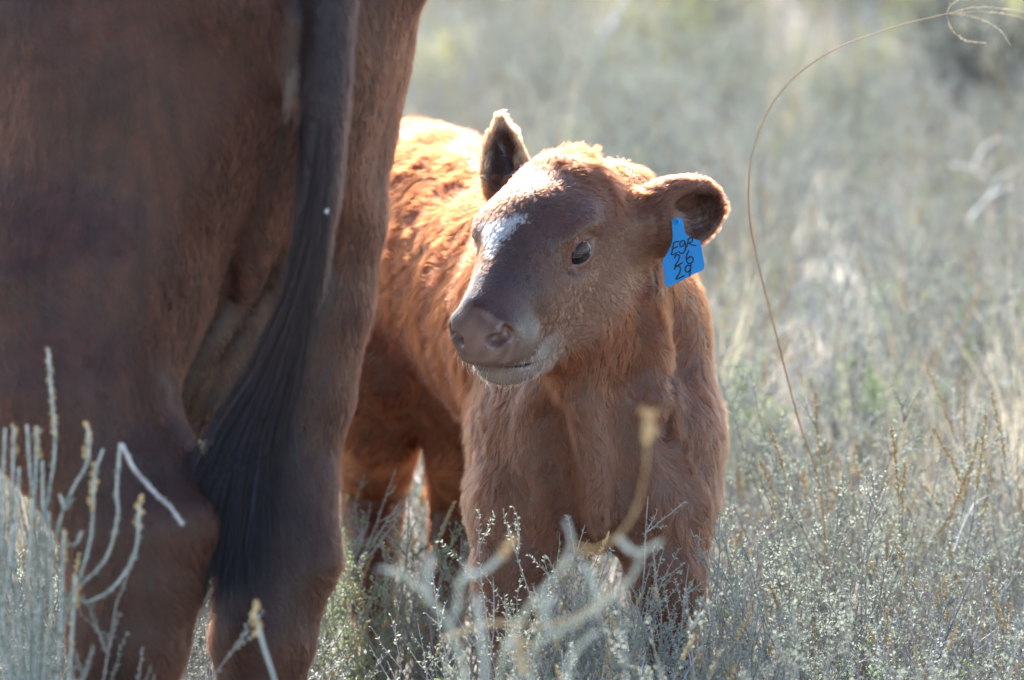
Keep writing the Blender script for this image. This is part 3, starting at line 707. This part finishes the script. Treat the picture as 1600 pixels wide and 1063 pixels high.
def tuft_geo(seed, H, n, width=.0014, spread=.6):
    rng = np.random.default_rng(seed); mb = MB()
    for i in range(n):
        az = rng.uniform(0, 6.28); tl = spread * rng.uniform(.05, 1); d = [math.cos(az) * math.sin(tl), math.sin(az) * math.sin(tl), math.cos(tl)]
        p = grow(np.array([rng.normal() * .02, rng.normal() * .02, 0]), d, H * rng.uniform(.5, 1.15), 6, rng, -.5 * tl, .25); s = nrm(np.cross(p[-1] - p[0], rng.normal(size=3))); w = np.linspace(width, width * .2, 7)[:, None]
        V = np.stack([p - s * w, p + s * w], 1).reshape(-1, 3); k = np.arange(6)[:, None] * 2; mb.add(V, np.concatenate([k, k + 1, k + 3, k + 2], 1))
    return mb
def scatter_mass(name, label, cat_objs, pts, rz, scl, idx, seed=0):
    col = bpy.data.collections.new(name + '_units')
    for o in cat_objs: col.objects.link(o)
    me = bpy.data.meshes.new(name); me.vertices.add(len(pts)); me.vertices.foreach_set('co', np.asarray(pts, np.float32).ravel())
    for nm, ty, dat in (('rz', 'FLOAT', rz), ('scl', 'FLOAT', scl), ('pick', 'INT', idx)):
        a = me.attributes.new(nm, ty, 'POINT'); a.data.foreach_set('value', np.asarray(dat, np.float32 if ty == 'FLOAT' else np.int32))
    o = link(name, me, None, kind='stuff', label=label)
    ng = bpy.data.node_groups.new(name, 'GeometryNodeTree'); ng.interface.new_socket('Geometry', in_out='INPUT', socket_type='NodeSocketGeometry'); ng.interface.new_socket('Geometry', in_out='OUTPUT', socket_type='NodeSocketGeometry')
    N = ng.nodes.new; gi = N('NodeGroupInput'); go = N('NodeGroupOutput'); ip = N('GeometryNodeInstanceOnPoints'); ci = N('GeometryNodeCollectionInfo'); m2p = N('GeometryNodeMeshToPoints')
    ci.inputs['Collection'].default_value = col; ci.inputs['Separate Children'].default_value = True; ci.inputs['Reset Children'].default_value = True
    ip.inputs['Pick Instance'].default_value = True
    def attr(nm, ty):
        a = N('GeometryNodeInputNamedAttribute'); a.data_type = ty; a.inputs['Name'].default_value = nm; return a.outputs['Attribute']
    cx = N('ShaderNodeCombineXYZ'); Lk = ng.links.new; Lk(attr('rz', 'FLOAT'), cx.inputs['Z'])
    Lk(gi.outputs[0], m2p.inputs[0]); Lk(m2p.outputs[0], ip.inputs['Points']); Lk(ci.outputs[0], ip.inputs['Instance']); Lk(attr('pick', 'INT'), ip.inputs['Instance Index'])
    e2r = N('FunctionNodeEulerToRotation'); Lk(cx.outputs[0], e2r.inputs[0]); Lk(e2r.outputs[0], ip.inputs['Rotation']); Lk(attr('scl', 'FLOAT'), ip.inputs['Scale']); Lk(ip.outputs[0], go.inputs[0])
    md = o.modifiers.new('scatter', 'NODES'); md.node_group = ng; return o

# ---- ground: one sheet out to the horizon, uneven near the animals
def make_ground():
    g = np.r_[-600, -250, -100, -40, np.linspace(-12, 12, 97), 40, 100, 250, 600]; y = np.r_[-600, -200, -60, -20, np.linspace(-4, 44, 193), 80, 150, 300, 700]
    X, Y = np.meshgrid(g, y, indexing='ij'); z = (np.sin(X * 1.7 + .6) * np.cos(Y * 1.3) * .012 + np.sin(X * 4.1 + Y * 3.3) * .006 + np.sin(X * 7.3 - Y * 6.1) * .004) * (np.abs(X) < 13) * (Y > -5) * (Y < 45)
    nx, ny = X.shape; i = np.arange(nx - 1)[:, None] * ny + np.arange(ny - 1)[None]; F = np.stack([i, i + ny, i + ny + 1, i + 1], -1).reshape(-1, 4)
    m, nt, b = mat_new('sandy_soil'); n, r = noise_col(nt, b, (.30, .26, .22), (.48, .43, .37), 3.0, 8, 'Object'); b.inputs['Roughness'].default_value = .95; b.inputs['Specular IOR Level'].default_value = .1
    bp = nt.nodes.new('ShaderNodeBump'); bp.inputs['Strength'].default_value = .6; n2 = nt.nodes.new('ShaderNodeTexNoise'); n2.inputs['Scale'].default_value = 60; n2.inputs['Detail'].default_value = 6
    tc = nt.nodes.new('ShaderNodeTexCoord'); nt.links.new(tc.outputs['Object'], n2.inputs['Vector']); nt.links.new(n2.outputs['Fac'], bp.inputs['Height']); bp.inputs['Distance'].default_value = .01; nt.links.new(bp.outputs[0], b.inputs['Normal'])
    link('ground', mesh_np('ground', np.stack([X, Y, z - .012], -1).reshape(-1, 3), F, m), None, kind='structure', label='pale sandy ground between the dry shrubs')

HOOVES = [ground(798, 7.9), ground(1042, 7.9), ground(580, 8.6), ground(686, 8.52), ground(395, 7.02), ground(182, 6.8)]
def make_scrub():
    rng = np.random.default_rng(77)
    G = [joinmb, shrub_geo]
    def mk(nm, geo, ms, ml): return proto(nm, [(joinmb(geo[0]), ms), (geo[1], ml), (joinmb(geo[2]), M['ochre'])])
    grey = [mk('g%d' % i, shrub_geo(100 + i, .27 + .03 * i, .75, 15, 6, leaf=(.0026, .0050, .0011), seeds=.05), M['stem'], M['grey']) for i in range(4)]
    dry = [mk('d%d' % i, shrub_geo(200 + i, .22 + .03 * i, .95, 17, 6, leaf=(.007, .005, .0012), seeds=.12, rs=.0013, twig=.6), M['dry'], M['grey']) for i in range(3)]
    green = [mk('n%d' % i, shrub_geo(300 + i, .22 + .05 * i, .8, 16, 5, leaf=(.003, .007, .0014), seeds=.0), M['stem'], M['green']) for i in range(2)]
    yel = [mk('y%d' % i, shrub_geo(400 + i, .35, .9, 16, 4, leaf=(.004, .016, .0028), seeds=.0), M['straw'], M['yellow']) for i in range(2)]
    straw = [proto('s%d' % i, [(tuft_geo(500 + i, .22 + .06 * i, 70, .0013), M['straw'])]) for i in range(3)]
    dk = [mk('k%d' % i, shrub_geo(450 + i, .34, .8, 17, 6, leaf=(.0026, .008, .0020), seeds=.0), M['stem'], M['dark']) for i in range(2)]
    def pts(n, y0, y1, pw=1.0, clear=.10, wmin=2.2):
        y = y0 + (y1 - y0) * rng.uniform(size=n) ** pw; x = rng.uniform(-1, 1, n) * (wmin + .12 * y); p = np.stack([x, y, np.full(n, -.012)], 1)
        k = np.ones(n, bool)
        for h in HOOVES: k &= np.hypot(p[:, 0] - h[0], p[:, 1] - h[1]) > clear
        a = np.array([-.62, 6.75]); ax = CH[:2]; t = np.clip((p[:, :2] - a) @ ax, -.1, 2.0); k &= np.linalg.norm(p[:, :2] - a - t[:, None] * ax, axis=1) > .16
        return p[k]
    def go(name, label, objs, p, s0, s1):
        n = len(p); scatter_mass(name, label, objs, p, rng.uniform(0, 6.28, n), rng.uniform(s0, s1, n), rng.integers(0, len(objs), n))
    f = pts(800, 6.0, 8.8); f = f[~((f[:, 0] < -.12) & (f[:, 1] < 7.3)) & ~((f[:, 0] > -.30) & (f[:, 0] < -.06) & (f[:, 1] > 7.0))]; go('low_scrub', 'low grey-green scrub around the legs', grey + dry + green[:1], f, .75, 1.2)
    e = np.stack([rng.uniform(-.06, .32, 32), rng.uniform(6.75, 7.5, 32), np.full(32, -.012)], 1)
    go('front_scrub', 'soft blurred grey-green scrub in front of the calf legs', grey + dry, e, .85, 1.18)
    go('grey_scrub', 'grey-green scrub covering the ground behind', grey, pts(2000, 8.9, 40, 1.15), .75, 1.3)
    go('dry_scrub', 'leafless grey-brown scrub among the green', dry, pts(1700, 8.5, 38, 1.2), .8, 1.4)
    go('green_scrub', 'fresher green low plants in the scrub', green, pts(1200, 8.8, 40, 1.1), .6, 1.2)
    go('dry_grass', 'straw-coloured dry grass through the scrub', straw, pts(800, 8.6, 40, 1.15, .05), .6, 1.25)
    go('yellow_scrub', 'yellow-green plants far back in the scrub', yel, pts(320, 16.0, 42, 1.0), .7, 1.3)
    p = pts(120, 13.5, 40, .8); go('dark_scrub', 'darker bushes far back in the scrub', dk, p, .7, 1.2)

def px_path(pl, n=6):
    """photo polyline (x, y, distance) -> smooth world path"""
    c = catmull(pl, n); return np.array([P(*q) for q in c])
def line_plant(name, label, base, lines, ms, ml, leaf=(.0016, .0036, .0009), rs=.0022, cat='plant', seed=1, rend=.6):
    rng = np.random.default_rng(seed); o = thing(name, label, cat, base); lv = MB(); base = np.asarray(base)
    for L in lines:
        path = px_path(L['p']); mb = MB(); rr = L.get('r', rs); mb.add(*tube(path - base, np.linspace(rr, rr * rend, len(path)), 7)); st = mb.build('stem', L.get('mat', ms), o)
        if ml and L.get('leaf', 1): leaves_on(lv, path - base, rng, *leaf, start=.02, spread=1.2)
        if 'seed' in L: seedhead(px_path(L['seed']) - base, rng, L.get('ss', .0042)).build('seed_head', M['ochre'], o)
    if lv.n: lv.build('leaves', ml, o, smooth=False, kind='stuff')
    return o

def make_plants():
    # pale shrub in front of the cow's near leg
    d = 6.55; b = ground(50, d); q = P(55, 1030, d)
    def up(*pts, base=None):
        bx, by, bz = (50, 1330, d) if base is None else base
        return [(x, y, d + (k - 2) * .006) for k, (x, y) in enumerate(pts)] + [((pts[-1][0] + bx) / 2, (pts[-1][1] + by) / 2, d), (bx, by, d)]
    rng = np.random.default_rng(5)
    Ls = [dict(p=up((75, 545), (80, 610), (86, 690), (77, 768), (60, 860), (52, 960)), seed=[(75, 548, d), (80, 610, d), (86, 680, d)]),
          dict(p=up((138, 668), (137, 720), (116, 760), (96, 805), (80, 880), (66, 980)), seed=[(138, 664, d), (136, 690, d), (135, 716, d)], ss=.006),
          dict(p=up((161, 702), (148, 745), (143, 830), (128, 892), (108, 935), (80, 1000)), seed=[(147, 722, d), (146, 760, d), (143, 795, d)], ss=.0055),
          dict(p=up((188, 692), (182, 768), (184, 805), (166, 872), (124, 917), (92, 960))),
          dict(p=up((218, 790), (211, 863), (178, 917), (140, 940), (104, 955)), seed=[(218, 778, d), (218, 800, d), (217, 822, d)], ss=.006),
          dict(p=[(190, 694, d), (200, 715, d), (211, 735, d), (244, 772, d - .01), (268, 795, d - .02), (286, 821, d - .02)], mat=M['dry'], r=.0028),
          dict(p=up((93, 772), (102, 795), (112, 780))[:3]), dict(p=up((128, 830), (118, 850), (104, 848))[:3])]
    for x, y in ((8, 669), (21, 667), (42, 664), (58, 666), (-14, 690), (-30, 672), (30, 730), (66, 720), (3, 740), (100, 830), (50, 780), (-45, 720), (76, 800), (20, 820), (118, 900), (-5, 850)):
        dx = rng.normal() * 10; p_ = up((x, y), (x + dx * .4, y + 70), (x + dx, y + 150), (x * .8 + 8, y + 240)); L = dict(p=p_)
        if rng.uniform() < .3: L['seed'] = [(x, y, d), (x + 1, y + 25, d), (x + 2, y + 45, d)]; L['ss'] = .005
        Ls.append(L)
    line_plant('woolly_shrub', 'pale woolly shrub with ochre seed spikes before the cow, at left edge', b, Ls, M['pale'], M['grey'], leaf=(.0008, .0048, .0013), rs=.0016, cat='shrub')
    # small stems before the cow's hind feet
    d2 = 6.3
    line_plant('seed_stalk', 'blurred pale stalk with ochre tip below the cow tail', ground(440, d2), [dict(p=[(398, 955, d2), (412, 1010, d2), (432, 1075, d2), (450, 1180, d2), (445, 1500, d2)], seed=[(397, 945, d2), (398, 965, d2), (402, 990, d2)], ss=.006)], M['pale'], M['grey'], seed=3)
    # out-of-focus twigs in front of the calf's forelegs
    d = 5.45; b = ground(800, d)
    Ls = [dict(p=[(884, 812, d), (893, 850, d), (875, 890, d), (838, 935, d), (805, 985, d + .02), (780, 1063, d + .03), (770, 1300, d + .05), (800, 1620, d)], r=.00168),
          dict(p=[(893, 852, d), (930, 858, d - .01), (965, 838, d - .02), (992, 800, d - .02), (1008, 740, d - .02), (1012, 690, d - .02)], r=.00119, mat=M['ochre'], leaf=0, seed=[(1012, 690, d - .02), (1016, 668, d - .02), (1012, 645, d - .02)], ss=.007),
          dict(p=[(1035, 845, d), (1005, 865, d), (985, 905, d), (935, 950, d), (880, 985, d), (820, 1030, d), (775, 1180, d + .03)], r=.00152),
          dict(p=[(965, 840, d), (985, 860, d), (1005, 866, d)], r=.003), dict(p=[(910, 880, d), (925, 905, d), (938, 948, d)], r=.003),
          dict(p=[(590, 888, d), (630, 900, d), (665, 930, d), (700, 980, d), (730, 1063, d), (760, 1250, d), (795, 1600, d)], r=.00141), dict(p=[(676, 868, d), (668, 900, d), (668, 935, d)], r=.003),
          dict(p=[(722, 905, d), (760, 890, d), (790, 862, d)], r=.003, seed=[(785, 868, d), (796, 850, d), (803, 838, d)], ss=.006), dict(p=[(700, 985, d), (715, 940, d), (722, 905, d), (735, 880, d)], r=.00129),
          dict(p=[(690, 1000, d), (760, 975, d), (840, 978, d), (905, 962, d), (950, 925, d)], r=.00143, mat=M['straw'], leaf=0), dict(p=[(800, 1000, d), (815, 1040, d), (830, 1090, d), (800, 1300, d)], r=.003, seed=[(808, 1000, d), (812, 1020, d), (815, 1045, d)], ss=.007),
          dict(p=[(860, 930, d), (850, 960, d), (862, 990, d)], r=.003), dict(p=[(745, 930, d), (752, 990, d), (758, 1063, d), (765, 1240, d)], r=.003), dict(p=[(935, 985, d), (900, 1020, d), (880, 1080, d), (830, 1300, d)], r=.00141)]
    line_plant('forked_twig', 'blurred pale forked twigs in front of the calf forelegs', b, Ls, M['pale'], M['grey'], (.0009, .0050, .0012), cat='shrub', seed=8)
    # green feathery shrub under the calf
    def hero(name, label, px, d, H, spread, nst, ml, ms, seed, **kw):
        g = shrub_geo(seed, H, spread, nst, **kw); return shrub_thing(name, label, ground(px, d), *g, ms, ml)
    hero('ashy_bush', 'bushy ash-grey shrub behind the woolly one in the lower left corner', 15, 6.68, .52, .45, 34, M['grey'], M['stem'], 20, nbr=6, leaf=(.0022, .0048, .0011), seeds=.12, twig=.5)
    hero('green_shrub', 'feathery bright green shrub in focus between cow and calf legs', 600, 8.10, .30, .66, 32, M['green'], M['stem'], 21, nbr=7, leaf=(.0022, .0045, .0009), seeds=.06, twig=.55)
    hero('wiry_shrub', 'wiry grey shrub at the calf hind leg with red-brown twigs', 705, 8.05, .28, .8, 12, M['green'], M['stem'], 22, nbr=5, leaf=(.007, .004, .0009), seeds=.1, twig=.6)
    hero('spiky_shrub', 'tall grey-green shrub with ochre seed tips, in focus right of calf', 1290, 8.36, .43, .62, 24, M['grey'], M['stem'], 23, nbr=5, leaf=(.0016, .0055, .0013), seeds=.12, twig=.4, wig=.2)
    hero('leaning_shrub', 'grey shrub with long slanting ochre-tipped stems near the right edge', 1430, 8.30, .44, .75, 22, M['grey'], M['stem'], 24, nbr=4, leaf=(.0017, .0055, .0013), seeds=.3, twig=.4, wig=.16)
    hero('dense_shrub', 'dense dull shrub cut by the right edge, beside slanting stems', 1575, 8.5, .42, .8, 22, M['grey'], M['dry'], 25, nbr=6, leaf=(.003, .0042, .001), seeds=.25)
    hero('grey_twig_bush', 'tangled leafless lavender-grey bush below the spiky shrub', 1180, 7.95, .27, 1.0, 24, M['grey'], M['dry'], 26, nbr=6, leaf=(.012, .004, .001), seeds=.1)
    hero('brown_twig_bush', 'tangled brown-grey bush in the lower right corner', 1480, 7.85, .29, 1.0, 24, M['grey'], M['dry'], 27, nbr=6, leaf=(.010, .004, .001), seeds=.25)
    hero('blue_green_shrub', 'small blue-green shrub before the calf left foreleg', 965, 7.62, .29, .7, 22, M['grey'], M['stem'], 28, nbr=6, leaf=(.0025, .006, .0011), seeds=.0)
    hero('bright_weed', 'bright green weed right behind the calf shoulder', 1165, 9.9, .28, .7, 16, M['green'], M['stem'], 29, nbr=5, leaf=(.003, .010, .0022), seeds=0)
    hero('bright_weed', 'bright green weed behind the spiky shrub', 1362, 10.0, .24, .7, 14, M['green'], M['stem'], 30, nbr=5, leaf=(.003, .010, .0022), seeds=0)
    hero('dark_bush', 'dark rounded bush blurred in the upper right background', 1565, 15.4, .50, .8, 40, M['dark'], M['stem'], 31, nbr=8, leaf=(.0035, .009, .0026), seeds=0, rs=.003)
    hero('yellow_bush', 'yellow-green bush blurred at the top edge', 1290, 19.0, .5, .8, 30, M['yellow'], M['straw'], 32, nbr=6, leaf=(.004, .014, .003), seeds=0)
    hero('leafy_bush', 'fresh green bush blurred at the top right of yellow one', 1340, 18.6, .45, .8, 30, M['green'], M['stem'], 33, nbr=6, leaf=(.004, .014, .003), seeds=0)
    # long arching grass stalk
    d = 8.25; path = [(1300, 1100, d), (1285, 790, d), (1247, 655, d), (1212, 520, d), (1182, 400, d), (1170, 320, d), (1177, 235, d), (1215, 150, d), (1290, 85, d), (1390, 45, d), (1478, 22, d)]
    o = thing('grass_stalk', 'single long reddish grass stalk arching over to the upper right', 'grass', ground(1300, d)); b = np.array(o.location)
    pp = px_path(path, 8); mb = MB(); mb.add(*tube(pp - b, np.linspace(.0015, .0008, len(pp)), 6)); mb.build('stem', plain('red_grass_stem', (.34, .16, .07), (.48, .30, .15), 8, .5), o)
    rng = np.random.default_rng(14)
    for ln in ([(1478, 22), (1520, 12), (1570, 14), (1605, 20)], [(1478, 22), (1530, 18), (1580, 24), (1610, 32)], [(1478, 22), (1520, 26), (1560, 45), (1578, 70)], [(1478, 22), (1488, 48), (1512, 64), (1540, 67)], [(1478, 22), (1486, 8), (1496, 0), (1502, -12)]):
        c = px_path([(x, y, d) for x, y in ln], 8) - b; mb = MB(); mb.add(*tube(c, .0004, 4)); lv = MB(); leaves_on(mb, c, rng, .0010, .0036, .0006, .35, .12); mb.build('spikelet', M['straw'], o)
    # bleached straws
    def straw(label, a, c, r):
        o = thing('dry_stalk', label, 'stalk', tuple(a)); n = 7; t = np.linspace(0, 1, n)[:, None]; pts = (c - a) * t + np.array([0, 0, .012]) * np.sin(t * 3.1); mb = MB(); mb.add(*tube(pts, np.linspace(r, r * .5, n), 6)); mb.build('stem', M['white'], o)
        mb = MB(); p2 = pts[3] + np.array([[0, 0, 0], [.01, 0, .02], [.028, 0, .03]]) * (r / .0012); mb.add(*tube(p2, [r * .8, r * .6, r * .3], 5)); mb.build('dry_leaf', M['white'], o)
    straw('white straw leaning in the shrubs near the right edge', P(1490, 862, 8.22), P(1528, 785, 8.24), .0013)
    straw('blurred white stick standing at the top behind the calf head', P(930, 95, 16.6), P(992, -20, 17.0), .011)
    straw('blurred white stalk lying in scrub beside the dark bush', P(1488, 258, 12.6), P(1550, 285, 12.8), .0028)
    straw('blurred white stalk slanting below the dark bush', P(1512, 345, 12.2), P(1575, 292, 12.5), .0025)
    # pale fleck on the cow's tail
    c = P(510, 330, 6.762); o = thing('seed_fluff', 'tiny white seed fluff caught on the cow tail', 'seed', tuple(c)); rng = np.random.default_rng(2); mb = MB()
    mb.add(*bead(np.zeros(3), np.array([.3, 0, .95]), .006, .0026)); mb.build('seed', M['white'], o); mb = MB()
    for i in range(14): mb.add(*tube(np.array([np.zeros(3), nrm(rng.normal(size=3)) * .0035, nrm(rng.normal(size=3)) * .005]), .00025, 3))
    mb.build('fluff', M['white'], o)

# =============================================================================================== build everything
make_ground()
calf = make_calf(); make_tag(calf)
make_cow()
make_scrub()
make_plants()
